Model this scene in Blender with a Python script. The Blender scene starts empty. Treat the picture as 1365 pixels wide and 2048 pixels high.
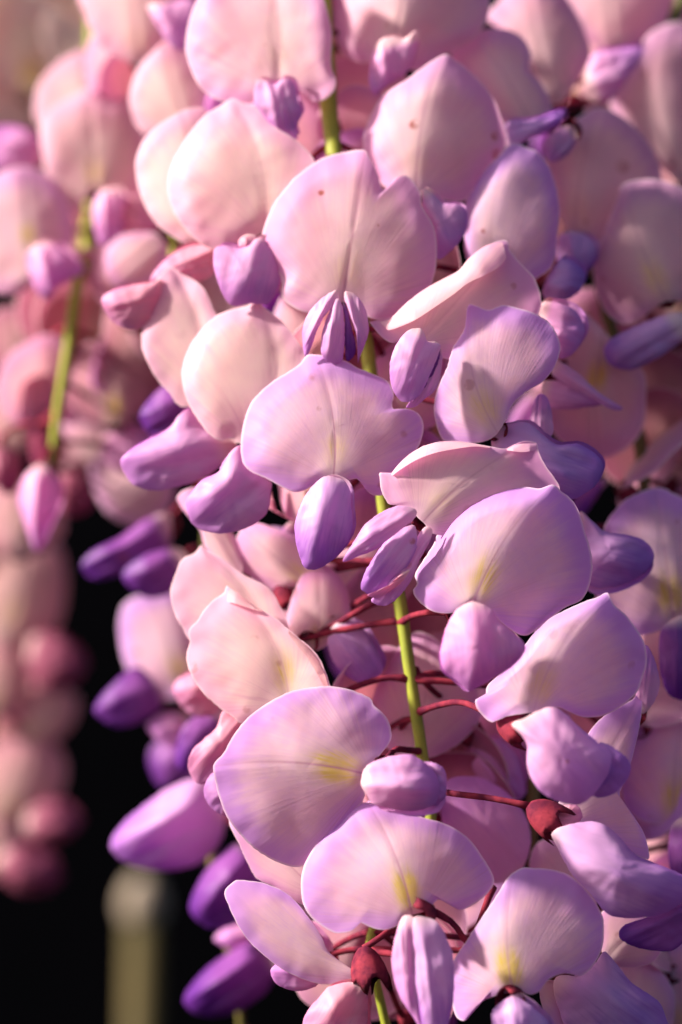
import bpy, math, random
import numpy as np
from mathutils import Vector, Matrix, noise

random.seed(7)
RNG = np.random.default_rng(7)
SC = bpy.context.scene
COL = SC.collection

# ------------------------------------------------------------------ camera
K = 0.12 / 2048          # metres for one unit of the plan (a 12 cm tall view of blossom)
DIST = 7680.0            # camera distance in the same units (0.45 m)
Z0 = 1.55                # height of the blossom above the ground
cam_d = bpy.data.cameras.new('camera')
cam = bpy.data.objects.new('camera', cam_d)
COL.objects.link(cam)
cam.location = (0, -DIST * K, Z0)
cam.rotation_euler = (math.radians(90), 0, 0)
cam_d.sensor_fit = 'VERTICAL'
cam_d.sensor_height = 36
cam_d.lens = 36 * DIST / 2048
cam_d.clip_start = 0.02
cam_d.clip_end = 50
cam_d.dof.use_dof = True
cam_d.dof.focus_distance = (DIST - 130) * K
cam_d.dof.aperture_fstop = (cam_d.lens / 1000) / (250 * K)
SC.camera = cam

# ------------------------------------------------------------------ sky and sun
SUN_DIR = Vector((-0.82, -0.13, 0.50)).normalized()     # towards the sun: left, in front, above
elev = math.asin(SUN_DIR.z)
world = bpy.data.worlds.new('World')
SC.world = world
world.use_nodes = True
wn = world.node_tree
bg = wn.nodes['Background']
sky = wn.nodes.new('ShaderNodeTexSky')
sky.sky_type = 'NISHITA'
sky.sun_disc = False
sky.air_density = 0.7
sky.dust_density = 2.5
sky.ozone_density = 0.4
sky.sun_elevation = elev
sky.sun_rotation = math.atan2(SUN_DIR.x, SUN_DIR.y)
wn.links.new(sky.outputs[0], bg.inputs[0])
bg.inputs[1].default_value = 0.068
sun_d = bpy.data.lights.new('sun', 'SUN')
sun_d.energy = 5.0
sun_d.angle = math.radians(4.0)
sun_d.color = (1.0, 0.87, 0.76)
sun = bpy.data.objects.new('sun', sun_d)
COL.objects.link(sun)
sun.rotation_euler = SUN_DIR.to_track_quat('Z', 'Y').to_euler()
sun.location = (-2, -2, 4)

SC.view_settings.view_transform = 'Standard'
SC.view_settings.look = 'None'
SC.view_settings.exposure = 1.25
SC.view_settings.gamma = 1
SC.view_settings.use_curve_mapping = False
SC.cycles.max_bounces = 8
SC.cycles.diffuse_bounces = 4
SC.cycles.transmission_bounces = 5


# ------------------------------------------------------------------ helpers
def at(x, y, d):
    """photograph plan position (x, y) at depth d behind the main stem -> world"""
    if d > 150:
        d = 150 + (d - 150) * 1.45
    s = 1 + d / DIST
    return Vector(((x - 682.5) * s * K, d * K, Z0 + (1024 - y) * s * K))


def pts(s):
    return [tuple(float(v) for v in p.split(',')) for p in s.split()]


def smooth_closed(p, n):
    """closed centripetal-like Catmull-Rom through p, resampled evenly to n points"""
    p = np.array(p, float)
    m = len(p)
    out = []
    for i in range(m):
        p0, p1, p2, p3 = p[i - 1], p[i], p[(i + 1) % m], p[(i + 2) % m]
        for t in np.linspace(0, 1, 8, endpoint=False):
            out.append(0.5 * (2 * p1 + (p2 - p0) * t + (2 * p0 - 5 * p1 + 4 * p2 - p3) * t * t + (3 * p1 - p0 - 3 * p2 + p3) * t ** 3))
    out = np.array(out)
    q = np.vstack([out, out[:1]])
    L = np.r_[0, np.cumsum(np.linalg.norm(np.diff(q, axis=0), axis=1))]
    s = np.linspace(0, L[-1], n, endpoint=False)
    return np.c_[np.interp(s, L, q[:, 0]), np.interp(s, L, q[:, 1])]


def star(o, c):
    """keep the rays from the centre in order, so that the sheet never folds over itself at a notch"""
    w = np.unwrap(np.arctan2(o[:, 1] - c[1], o[:, 0] - c[0]))
    r = np.linalg.norm(o - c, axis=1)
    s = 1.0 if w[-1] > w[0] else -1.0
    w = w * s
    n = len(w)
    up = np.maximum.accumulate(w)
    dn = np.minimum.accumulate(w[::-1])[::-1]
    m = 0.5 * (up + dn)
    m = m + np.arange(n) * 1e-4
    dd = np.diff(np.r_[m, m[0] + 2 * math.pi])
    dd = np.maximum(dd, 0.4 * 2 * math.pi / n)
    dd *= 2 * math.pi / dd.sum()
    q = m[0] + np.r_[0, np.cumsum(dd)[:-1]]
    rq = np.interp(q, np.r_[m, m[0] + 2 * math.pi], np.r_[r, r[0]])
    return np.c_[c[0] + rq * np.cos(s * q), c[1] + rq * np.sin(s * q)]


def smooth_open(p, n):
    p = np.array(p, float)
    q = np.vstack([2 * p[0] - p[1], p, 2 * p[-1] - p[-2]])
    out = []
    for i in range(1, len(q) - 2):
        p0, p1, p2, p3 = q[i - 1], q[i], q[i + 1], q[i + 2]
        for t in np.linspace(0, 1, 10, endpoint=False):
            out.append(0.5 * (2 * p1 + (p2 - p0) * t + (2 * p0 - 5 * p1 + 4 * p2 - p3) * t * t + (3 * p1 - p0 - 3 * p2 + p3) * t ** 3))
    out.append(p[-1])
    out = np.array(out)
    L = np.r_[0, np.cumsum(np.linalg.norm(np.diff(out, axis=0), axis=1))]
    s = np.linspace(0, L[-1], n)
    return np.stack([np.interp(s, L, out[:, k]) for k in range(out.shape[1])], 1)


def new_mesh(name, verts, faces, mat, attr=None):
    me = bpy.data.meshes.new(name)
    me.from_pydata([tuple(v) for v in verts], [], faces)
    me.polygons.foreach_set('use_smooth', [True] * len(me.polygons))
    if attr is not None:
        a = me.attributes.new('petal', 'FLOAT_VECTOR', 'POINT')
        a.data.foreach_set('vector', np.asarray(attr, np.float32).ravel())
    me.materials.append(mat)
    me.update()
    return me


def link(name, me, parent=None, loc=(0, 0, 0)):
    o = bpy.data.objects.new(name, me)
    COL.objects.link(o)
    o.location = loc
    if parent is not None:
        o.parent = parent
    return o


# ------------------------------------------------------------------ materials
def node(t, kind, **kw):
    n = t.nodes.new(kind)
    for k, v in kw.items():
        setattr(n, k, v)
    return n


class G:
    """tiny node-graph helper"""
    def __init__(s, name):
        s.m = bpy.data.materials.new(name)
        s.m.use_nodes = True
        s.t = s.m.node_tree
        s.t.nodes.clear()
        s.out = node(s.t, 'ShaderNodeOutputMaterial')

    def put(s, sock, v):
        if isinstance(v, bpy.types.NodeSocket):
            s.t.links.new(v, sock)
        elif isinstance(v, (tuple, list)) and len(v) == 3 and sock.type == 'RGBA':
            sock.default_value = (*v, 1)
        else:
            sock.default_value = v

    def math(s, op, a, b=0.0, c=None):
        n = node(s.t, 'ShaderNodeMath', operation=op)
        s.put(n.inputs[0], a)
        s.put(n.inputs[1], b)
        if c is not None:
            s.put(n.inputs[2], c)
        return n.outputs[0]

    def mix(s, f, a, b, blend='MIX'):
        n = node(s.t, 'ShaderNodeMix', data_type='RGBA', blend_type=blend)
        s.put(n.inputs[0], f)
        s.put(n.inputs[6], a)
        s.put(n.inputs[7], b)
        return n.outputs[2]

    def ramp(s, v, a, b, lo=0.0, hi=1.0):
        n = node(s.t, 'ShaderNodeMapRange', interpolation_type='SMOOTHSTEP')
        s.put(n.inputs[0], v)
        for i, x in enumerate((a, b, lo, hi)):
            n.inputs[i + 1].default_value = x
        return n.outputs[0]

    def noise(s, vec, scale, detail=2.0, rough=0.5):
        n = node(s.t, 'ShaderNodeTexNoise')
        s.put(n.inputs['Vector'], vec)
        n.inputs['Scale'].default_value = scale
        n.inputs['Detail'].default_value = detail
        n.inputs['Roughness'].default_value = rough
        return n.outputs[0]

    def prop(s, name, out='Fac'):
        n = node(s.t, 'ShaderNodeAttribute', attribute_type='OBJECT', attribute_name=name)
        return n.outputs[out]

    def gauss(s, v, c, w):
        x = s.math('DIVIDE', s.math('SUBTRACT', v, c), w)
        return s.math('EXPONENT', s.math('MULTIPLY', s.math('MULTIPLY', x, x), -1.0))


def petal_setup(g):
    a = node(g.t, 'ShaderNodeAttribute', attribute_type='GEOMETRY', attribute_name='petal')
    sep = node(g.t, 'ShaderNodeSeparateXYZ')
    g.t.links.new(a.outputs['Vector'], sep.inputs[0])
    tc = node(g.t, 'ShaderNodeTexCoord')
    oi = node(g.t, 'ShaderNodeObjectInfo')
    off = node(g.t, 'ShaderNodeVectorMath', operation='ADD')
    g.t.links.new(tc.outputs['Object'], off.inputs[0])
    sc = node(g.t, 'ShaderNodeVectorMath', operation='SCALE')
    sc.inputs[0].default_value = (1.0, 1.7, 2.3)
    g.t.links.new(oi.outputs['Random'], sc.inputs['Scale'])
    g.t.links.new(sc.outputs[0], off.inputs[1])
    return sep.outputs[0], sep.outputs[1], sep.outputs[2], off.outputs[0], oi.outputs['Random']


def petal_finish(g, col, vec, translucency, rough=0.5, bump=0.00010, tcol=None, veins=None):
    nz = g.math('ADD', g.math('MULTIPLY', g.noise(vec, 2600.0, 3.0, 0.6), 0.5), veins)
    bmp = node(g.t, 'ShaderNodeBump')
    bmp.inputs['Strength'].default_value = 0.24
    bmp.inputs['Distance'].default_value = bump
    g.put(bmp.inputs['Height'], nz)
    p = node(g.t, 'ShaderNodeBsdfPrincipled')
    g.put(p.inputs['Base Color'], col)
    p.inputs['Roughness'].default_value = rough
    p.inputs['Specular IOR Level'].default_value = 0.22
    g.t.links.new(bmp.outputs[0], p.inputs['Normal'])
    tr = node(g.t, 'ShaderNodeBsdfTranslucent')
    g.put(tr.inputs[0], tcol if tcol is not None else col)
    mx = node(g.t, 'ShaderNodeMixShader')
    mx.inputs[0].default_value = translucency
    g.t.links.new(p.outputs[0], mx.inputs[1])
    g.t.links.new(tr.outputs[0], mx.inputs[2])
    g.t.links.new(mx.outputs[0], g.out.inputs[0])
    return g.m


def specks(g, col, vec, amount):
    vo = node(g.t, 'ShaderNodeTexVoronoi', feature='F1')
    g.put(vo.inputs['Vector'], vec)
    vo.inputs['Scale'].default_value = 290.0
    sepc = node(g.t, 'ShaderNodeSeparateColor')
    g.t.links.new(vo.outputs['Color'], sepc.inputs[0])
    rad = g.math('MULTIPLY', sepc.outputs[1], 0.20)
    dot = g.math('MULTIPLY', g.math('LESS_THAN', sepc.outputs[0], 0.38),
                 g.ramp(g.math('SUBTRACT', vo.outputs['Distance'], rad), 0.09, 0.0))
    blot = g.ramp(g.noise(vec, 900.0, 3.0), 0.35, 0.6)
    f = g.math('MULTIPLY', g.math('MULTIPLY', dot, blot), amount)
    return g.mix(f, col, (0.42, 0.10, 0.035))


def standard_material():
    g = G('banner_petal_skin')
    u, v, t, vec, rnd = petal_setup(g)
    tint, edge = g.prop('tint', 'Color'), g.prop('edge', 'Color')
    big = g.noise(vec, 95.0, 3.0, 0.55)
    av = g.math('ABSOLUTE', v)
    # radiating vein fan: angle about the base
    ang = g.math('ARCTAN2', v, g.math('ADD', u, 0.06))
    cmb = node(g.t, 'ShaderNodeCombineXYZ')
    g.put(cmb.inputs[0], g.math('MULTIPLY', ang, 9.0))
    g.put(cmb.inputs[1], g.math('MULTIPLY', u, 1.1))
    g.put(cmb.inputs[2], g.math('MULTIPLY', rnd, 40.0))
    fan = g.noise(cmb.outputs[0], 1.6, 4.0, 0.62)
    fine = node(g.t, 'ShaderNodeCombineXYZ')
    g.put(fine.inputs[0], g.math('MULTIPLY', ang, 34.0))
    g.put(fine.inputs[1], g.math('MULTIPLY', u, 2.0))
    g.put(fine.inputs[2], g.math('MULTIPLY', rnd, 17.0))
    fan2 = g.noise(fine.outputs[0], 1.5, 2.0, 0.5)
    e = g.math('ADD', g.math('MULTIPLY', g.ramp(t, 0.45, 1.0), 0.80), g.math('MULTIPLY', g.math('SUBTRACT', big, 0.5), 1.1))
    e = g.math('ADD', e, g.math('MULTIPLY', g.math('SUBTRACT', fan, 0.5), 0.9))
    e = g.math('ADD', e, g.math('MULTIPLY', g.ramp(u, 0.35, 1.05), 0.30))
    col = g.mix(g.ramp(e, 0.05, 0.95), tint, edge)
    # pink blush half way out
    bl = g.math('MULTIPLY', g.gauss(t, 0.55, 0.28), g.ramp(g.math('ADD', big, g.math('MULTIPLY', fan, 0.5)), 0.55, 0.95))
    col = g.mix(g.math('MULTIPLY', bl, 0.55), col, (0.88, 0.46, 0.56))
    # cream heart spreading up from the base along the rib
    heart = g.math('MULTIPLY', g.ramp(av, 0.26, 0.0), g.ramp(u, 0.95, 0.15))
    col = g.mix(g.math('MULTIPLY', heart, 0.55), col, (1.0, 0.83, 0.76))
    # fine veins, stronger near the base
    vs = g.math('MULTIPLY', g.ramp(fan2, 0.52, 0.72), g.ramp(u, 0.6, 0.0, 0.03, 0.45))
    vs = g.math('MULTIPLY', vs, g.ramp(u, -0.05, 0.08))
    col = g.mix(vs, col, (0.62, 0.30, 0.42))
    fnv = node(g.t, 'ShaderNodeCombineXYZ')
    g.put(fnv.inputs[0], g.math('MULTIPLY', ang, 75.0))
    g.put(fnv.inputs[1], g.math('MULTIPLY', u, 5.0))
    g.put(fnv.inputs[2], g.math('MULTIPLY', rnd, 29.0))
    hair = g.ramp(g.noise(fnv.outputs[0], 1.3, 4.0, 0.65), 0.50, 0.72)
    hair = g.math('MULTIPLY', hair, g.ramp(u, -0.02, 0.1, 0.0, 0.22))
    col = g.mix(hair, col, edge)
    # yellow guide marks either side of the rib
    yl = g.math('MULTIPLY', g.gauss(u, 0.20, 0.14), g.gauss(av, 0.040, 0.060))
    yl = g.math('MULTIPLY', yl, g.ramp(fan2, 0.30, 0.62, 1.0, 0.35))
    yl = g.math('MINIMUM', g.math('MULTIPLY', yl, g.math('MULTIPLY', g.prop('yellow'), 2.7)), 0.92)
    col = g.mix(yl, col, (0.84, 0.64, 0.10))
    # mid rib
    rib = g.math('MULTIPLY', g.gauss(v, 0.0, 0.0085), g.ramp(u, 1.0, 0.1, 0.2, 0.85))
    rib = g.math('MULTIPLY', rib, g.prop('rib'))
    col = g.mix(rib, col, (0.55, 0.22, 0.34))
    # painted rim highlight: the thin edge catching light, put into the colour
    col = g.mix(g.ramp(t, 0.965, 1.0, 0.0, 0.7), col, (0.96, 0.82, 0.86))
    col = specks(g, col, vec, g.prop('speck'))
    mott = g.noise(vec, 900.0, 2.0)
    col = g.mix(g.ramp(mott, 0.3, 0.8, 0.0, 0.16), col, edge)
    tc = g.mix(0.35, col, (1.0, 0.68, 0.76), 'MULTIPLY')
    return petal_finish(g, col, vec, 0.50, 0.5, tcol=tc, veins=fan2)


def wing_material():
    g = G('wing_petal_skin')
    u, v, t, vec, rnd = petal_setup(g)
    tint, edge = g.prop('tint', 'Color'), g.prop('edge', 'Color')
    big = g.noise(vec, 130.0, 3.0, 0.55)
    strm = node(g.t, 'ShaderNodeCombineXYZ')
    g.put(strm.inputs[0], g.math('MULTIPLY', v, 22.0))
    g.put(strm.inputs[1], g.math('MULTIPLY', u, 2.2))
    g.put(strm.inputs[2], g.math('MULTIPLY', rnd, 33.0))
    streak = g.noise(strm.outputs[0], 1.5, 3.0, 0.6)
    e = g.math('ADD', g.ramp(u, 0.15, 1.0, 0.0, 0.75), g.math('MULTIPLY', g.math('SUBTRACT', big, 0.5), 1.1))
    e = g.math('ADD', e, g.math('MULTIPLY', g.math('SUBTRACT', streak, 0.5), 0.7))
    e = g.math('ADD', e, g.ramp(t, 0.75, 1.0, 0.0, 0.25))
    col = g.mix(g.ramp(e, 0.05, 0.95), tint, edge)
    base = g.ramp(u, 0.16, -0.02)
    col = g.mix(g.math('MULTIPLY', base, 0.75), col, (0.90, 0.70, 0.66))
    col = g.mix(g.ramp(streak, 0.55, 0.8, 0.0, 0.25), col, (0.40, 0.14, 0.42))
    col = specks(g, col, vec, g.prop('speck'))
    tc = g.mix(0.4, col, (1.0, 0.55, 0.75), 'MULTIPLY')
    return petal_finish(g, col, vec, 0.42, 0.45, tcol=tc, veins=streak)


def skin_material(name, c1, c2, scale, rough=0.55, spec=0.3):
    g = G(name)
    tc = node(g.t, 'ShaderNodeTexCoord')
    n1 = g.noise(tc.outputs['Object'], scale, 4.0, 0.6)
    n2 = g.noise(tc.outputs['Object'], scale * 6, 2.0, 0.6)
    col = g.mix(g.ramp(n1, 0.3, 0.7), c1, c2)
    bmp = node(g.t, 'ShaderNodeBump')
    bmp.inputs['Strength'].default_value = 0.4
    bmp.inputs['Distance'].default_value = 0.0001
    g.put(bmp.inputs['Height'], n2)
    p = node(g.t, 'ShaderNodeBsdfPrincipled')
    g.put(p.inputs['Base Color'], col)
    p.inputs['Roughness'].default_value = rough
    p.inputs['Specular IOR Level'].default_value = spec
    g.t.links.new(bmp.outputs[0], p.inputs['Normal'])
    g.t.links.new(p.outputs[0], g.out.inputs[0])
    return g.m


M_STD = standard_material()
M_WING = wing_material()
M_PED = skin_material('pedicel_skin', (0.26, 0.030, 0.050), (0.075, 0.008, 0.028), 420, 0.8, 0.1)
M_STEM = skin_material('stem_skin', (0.30, 0.33, 0.035), (0.22, 0.27, 0.03), 180)
M_STEM2 = skin_material('old_stem_skin', (0.16, 0.11, 0.03), (0.08, 0.09, 0.02), 180)
M_BACKDROP = skin_material('backdrop_shade', (0.0025, 0.0025, 0.0032), (0.0045, 0.0038, 0.0055), 3, 1.0, 0.0)  # near-black: the shade of the background is put into this colour
M_STAKE = skin_material('olive_wood', (0.09, 0.065, 0.018), (0.06, 0.05, 0.018), 30, 0.8)
M_CAP = skin_material('weathered_pale_wood', (0.34, 0.28, 0.21), (0.22, 0.18, 0.14), 30, 0.8)

# colour sets: (tint, edge) for banner petals and wings
C = {
    'cream': ((0.96, 0.70, 0.66), (0.88, 0.50, 0.68)),
    'pink':  ((0.95, 0.63, 0.69), (0.82, 0.42, 0.74)),
    'lilac': ((0.94, 0.60, 0.76), (0.68, 0.35, 0.86)),
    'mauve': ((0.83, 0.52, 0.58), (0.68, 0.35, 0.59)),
    'shade_pink':  ((0.54, 0.26, 0.29), (0.40, 0.13, 0.22)),  # pink darkened so the petals carry shade in their colour
    'w':     ((0.82, 0.45, 0.75), (0.62, 0.28, 0.71)),
    'wp':    ((0.84, 0.42, 0.72), (0.66, 0.28, 0.70)),
    'wr':    ((0.82, 0.40, 0.52), (0.68, 0.28, 0.52)),
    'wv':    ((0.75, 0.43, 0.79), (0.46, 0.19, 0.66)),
    'straw': ((0.86, 0.76, 0.58), (0.78, 0.62, 0.52)),
    'rose':  ((0.76, 0.44, 0.43), (0.62, 0.28, 0.36)),
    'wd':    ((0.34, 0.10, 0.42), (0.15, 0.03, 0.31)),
    'wk':    ((0.44, 0.13, 0.22), (0.30, 0.06, 0.15)),  # dark red buds; also shade in the colour of left back flowers
}


def flat_map(x, y, d):
    return Vector((x * K, d * K, -y * K))


# ------------------------------------------------------------------ petals
def banner(outline, rib, d, tu=0.15, tv=0.0, sl=0.12, sr=0.12, bul=22, curl=18, groove=1.5, wav=7,
           flaps=(), cl=0, keep=True, point=6, n=84, rings=14, seed=0, fmap=at, org=Vector((0, 0, 0))):
    """a thin, creased, reflexed petal; returns verts, faces, attrs"""
    T_ = np.array(rib[2], float)
    outline = np.array(outline, float)
    kt = int(np.argmin(np.linalg.norm(outline - T_, axis=1)))
    away = outline[kt] - outline.mean(0)
    outline[kt] += point * away / max(np.linalg.norm(away), 1)      # the little point at the petal's tip
    o = smooth_closed(outline, n)
    o = o + RNG.normal(0, 0.35, o.shape)
    B, Mi, T = [np.array(p, float) for p in rib]
    L = np.linalg.norm(T - B)
    a = (T - B) / L
    pr = np.array((-a[1], a[0]))
    um = np.dot(Mi - B, a) / L
    off = np.dot(Mi - B, pr) / max(4 * um * (1 - um), 0.3)
    c = 0.5 * (o.mean(0) + 0.5 * (o.max(0) + o.min(0)))
    if keep:
        o = star(o, c)

    ua, va = (o - c) @ a, (o - c) @ pr
    ru, rv = 0.5 * (ua.max() - ua.min()), 0.5 * (va.max() - va.min())

    sz = min(1.0, math.sqrt(ru * rv) / 140) ** 1.3
    bul, curl, wav = bul * sz, curl * sz, wav * sz

    def depth(p, t, ph):
        e2 = min(1.25, (np.dot(p - c, a) / ru) ** 2 + (np.dot(p - c, pr) / rv) ** 2)
        u = np.dot(p - B, a) / L
        uu = min(max(u, -0.1), 1.05)
        v = np.dot(p - B, pr) - off * 4 * uu * (1 - uu)
        av = math.sqrt(v * v + 60) - 7.7
        z = d + tu * u * L + tv * v + (sl if v < 0 else sr) * av
        z -= bul * (1 - e2)
        z += groove * math.exp(-(v / 7) ** 2) * (1 if u > 0 else 0.3)
        k = max(0.0, (t - 0.78) / 0.22)
        z += 0.55 * curl * k * k * (0.55 + 0.45 * math.sin(2 * ph + seed))
        if cl and v < 0:
            z += cl * k * min(1, -v / 40) * min(1, max(0, u + 0.1) * 4)
        q = Vector((p[0] / 75, p[1] / 75, seed * 3.1))
        z += wav * noise.noise(q) * (0.35 + math.sqrt(e2)) + wav * 0.45 * noise.noise(q * 2.7) * e2
        return z, u, v / L

    verts, attr, faces = [], [], []
    z, u, v = depth(c, 0.0, 0.0)
    verts.append(fmap(c[0], c[1], z) - org)
    attr.append((u, v, 0))
    ts = [math.sin(0.5 * math.pi * (i + 1) / rings) ** 0.92 for i in range(rings)]
    for t in ts:
        for j in range(n):
            p = c + t * (o[j] - c)
            z, u, v = depth(p, t, 2 * math.pi * j / n)
            verts.append(fmap(p[0], p[1], z) - org)
            attr.append((u, v, t))
    for j in range(n):       # rolled margin: a real thickness at the rim
        p = c + 0.994 * (o[j] - c)
        z, u, v = depth(p, 1.0, 2 * math.pi * j / n)
        verts.append(fmap(p[0], p[1], z + 2.5) - org)
        attr.append((u, v, 1))
    for j in range(n):
        faces.append((0, 1 + (j + 1) % n, 1 + j))
    for i in range(rings):
        for j in range(n):
            k = (j + 1) % n
            faces.append((1 + i * n + j, 1 + i * n + k, 1 + (i + 1) * n + k, 1 + (i + 1) * n + j))
    for outer, inner, h in flaps:
        m, q = 40, 8
        oo, ii = smooth_open(outer, m), smooth_open(inner, m)
        b0 = len(verts)
        for i in range(m):
            zo, _, _ = depth(oo[i], 0.97, 0.0)
            zi, _, _ = depth(ii[i], 0.7, 0.0)
            taper = min(1, 4 * min(i, m - 1 - i) / m + 0.15)
            for s in np.linspace(0, 1, q):
                p = oo[i] * (1 - s) + ii[i] * s
                zz = zo + (zi - 4 - h * taper - zo) * s - 0.25 * h * taper * math.sin(math.pi * s)
                _, u, v = depth(p, 0.8, 0.0)
                verts.append(fmap(p[0], p[1], zz) - org)
                attr.append((u, v, 0.1 + 0.2 * s))
        for i in range(m - 1):
            for s in range(q - 1):
                e = b0 + i * q + s
                faces.append((e, e + 1, e + q + 1, e + q))
    return verts, faces, attr


def wing(outline, axis, d, bul=30, back=False, n=64, rings=12, seed=0, wav=5, ridge=0.0, tu=0.0, tv=0.0, keep=True, fmap=at, org=Vector((0, 0, 0))):
    o = smooth_closed(outline, n)
    o = o + RNG.normal(0, 0.4, o.shape)
    B, T = np.array(axis[0], float), np.array(axis[1], float)
    L = max(np.linalg.norm(T - B), 1)
    a = (T - B) / L
    pr = np.array((-a[1], a[0]))
    c = 0.5 * (o.mean(0) + 0.5 * (o.max(0) + o.min(0)))
    if keep:
        o = star(o, c)
    sg = 1 if back else -1
    rr = 0.5 * np.ptp((o - c) @ pr) / L
    ru, rv = max(0.5 * np.ptp((o - c) @ a), 1), max(0.5 * np.ptp((o - c) @ pr), 1)
    vc = np.dot(c - B, pr) / L
    verts, attr, faces = [], [], []

    def place(p, t, dz=0.0):
        u = np.dot(p - B, a) / L
        v = np.dot(p - B, pr) / L
        q = Vector((p[0] / 45, p[1] / 45, seed * 2.3 + (5 if back else 0)))
        e2 = min(1.0, (np.dot(p - c, a) / ru) ** 2 + (np.dot(p - c, pr) / rv) ** 2)
        tt = e2 * (1 - t * t) + t ** 4
        z = d + sg * bul * (max(0.0, 1 - tt * 0.99) ** 0.86) + wav * noise.noise(q) * (0.4 + t) + wav * 0.4 * noise.noise(q * 2.6)
        z += (tu * u + tv * v) * L + dz
        w = (v - vc) / max(rr, 0.05)
        z -= 0.22 * bul * math.exp(-((w - 0.25) / 0.22) ** 2) * (1 - t * t) * (0 if back else 1)
        z += 0.16 * bul * math.exp(-((w + 0.35) / 0.16) ** 2) * (1 - t ** 4)
        z += 2.6 * noise.noise(Vector((w * 4.0, u * 1.3, seed * 1.9))) * (1 - t ** 6)
        z -= ridge * math.exp(-(v / 0.12) ** 2) * (1 - t * t)
        verts.append(fmap(p[0], p[1], z) - org)
        attr.append((u, v, t))

    place(c, 0)
    for i in range(rings):
        t = math.sin(0.5 * math.pi * (i + 1) / rings)
        for j in range(n):
            place(c + t * (o[j] - c), t)
    for j in range(n):
        place(c + 0.985 * (o[j] - c), 1.0, 4)
    for j in range(n):
        faces.append((0, 1 + (j + 1) % n, 1 + j))
    for i in range(rings):
        for j in range(n):
            k = (j + 1) % n
            faces.append((1 + i * n + j, 1 + i * n + k, 1 + (i + 1) * n + k, 1 + (i + 1) * n + j))
    return verts, faces, attr


# ------------------------------------------------------------------ stalks
def tube(path, radii, sides=10, fuzz=0.0):
    """verts, faces of a tapered tube along 3-D points (metres), closed ends, with optional fine hairs"""
    P = [Vector(p) for p in path]
    verts, faces = [], []
    m = len(P)
    up = Vector((0.31, 0.87, 0.2))
    for i, p in enumerate(P):
        tan = (P[min(i + 1, m - 1)] - P[max(i - 1, 0)]).normalized()
        x = tan.cross(up).normalized()
        y = tan.cross(x).normalized()
        for s in range(sides):
            w = 2 * math.pi * s / sides
            verts.append(p + (x * math.cos(w) + y * math.sin(w)) * radii[i])
    for i in range(m - 1):
        for s in range(sides):
            q = (s + 1) % sides
            faces.append((i * sides + s, i * sides + q, (i + 1) * sides + q, (i + 1) * sides + s))
    faces.append(tuple(range(sides))[::-1])
    faces.append(tuple((m - 1) * sides + s for s in range(sides)))
    if fuzz > 0:
        for i in range(m - 1):
            tan = (P[i + 1] - P[i]).normalized()
            x = tan.cross(up).normalized()
            y = tan.cross(x).normalized()
            for _ in range(14):
                w = random.uniform(0, 2 * math.pi)
                dirn = x * math.cos(w) + y * math.sin(w)
                b = P[i].lerp(P[i + 1], random.random()) + dirn * radii[i] * 0.95
                tip = b + (dirn + tan * random.uniform(-0.4, 0.6)).normalized() * fuzz * random.uniform(0.6, 1.2)
                k = len(verts)
                e = tan * fuzz * 0.05
                verts += [b - e, b + e, tip]
                faces.append((k, k + 1, k + 2))
    return verts, faces


def calyx_geo(P0, axis, r, length, sides=30, seed=0):
    """five-lobed cup opening along axis"""
    ax = axis.normalized()
    x = ax.cross(Vector((0.2, 0.3, 0.93))).normalized()
    y = ax.cross(x).normalized()
    prof = [(0.0, 0.24), (0.06, 0.38), (0.16, 0.56), (0.32, 0.74), (0.55, 0.89), (0.78, 0.97), (0.9, 1.03)]
    verts, faces = [], []
    for i, (h, rr) in enumerate(prof):
        for s in range(sides):
            w = 2 * math.pi * s / sides
            hh = h + (0.45 * abs(math.cos(2.5 * w + seed)) ** 3 if i == len(prof) - 1 else 0)
            q = rr * (1 + 0.05 * math.sin(3 * w + seed))
            verts.append(P0 + ax * length * hh + (x * math.cos(w) + y * math.sin(w)) * r * q)
    base = len(verts)
    for s in range(sides):   # inner wall
        w = 2 * math.pi * s / sides
        verts.append(P0 + ax * length * 0.25 + (x * math.cos(w) + y * math.sin(w)) * r * 0.5)
    for i in range(len(prof) - 1):
        for s in range(sides):
            q = (s + 1) % sides
            faces.append((i * sides + s, i * sides + q, (i + 1) * sides + q, (i + 1) * sides + s))
    for s in range(sides):
        q = (s + 1) % sides
        faces.append(((len(prof) - 1) * sides + s, (len(prof) - 1) * sides + q, base + q, base + s))
    faces.append(tuple(range(sides))[::-1])
    for _ in range(130):      # short down on the cup
        w, h = random.uniform(0, 2 * math.pi), random.uniform(0.05, 0.85)
        rr = np.interp(h, [q[0] for q in prof], [q[1] for q in prof])
        dirn = x * math.cos(w) + y * math.sin(w)
        p = P0 + ax * length * h + dirn * r * rr * 0.97
        tip = p + (dirn + ax * random.uniform(0.0, 0.9)).normalized() * 4.0 * K
        k = len(verts)
        e = ax.cross(dirn) * 0.35 * K
        verts += [p - e, p + e, tip]
        faces.append((k, k + 1, k + 2))
    return verts, faces


def merge(*geos):
    V, F = [], []
    for v, f in geos:
        k = len(V)
        V += list(v)
        F += [tuple(i + k for i in q) for q in f]
    return V, F


def bez(p0, p1, p2, p3, n=12):
    return [p0 * (1 - t) ** 3 + p1 * 3 * t * (1 - t) ** 2 + p2 * 3 * t * t * (1 - t) + p3 * t ** 3 for t in np.linspace(0, 1, n)]


# ------------------------------------------------------------------ racemes
RAC = {}


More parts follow.
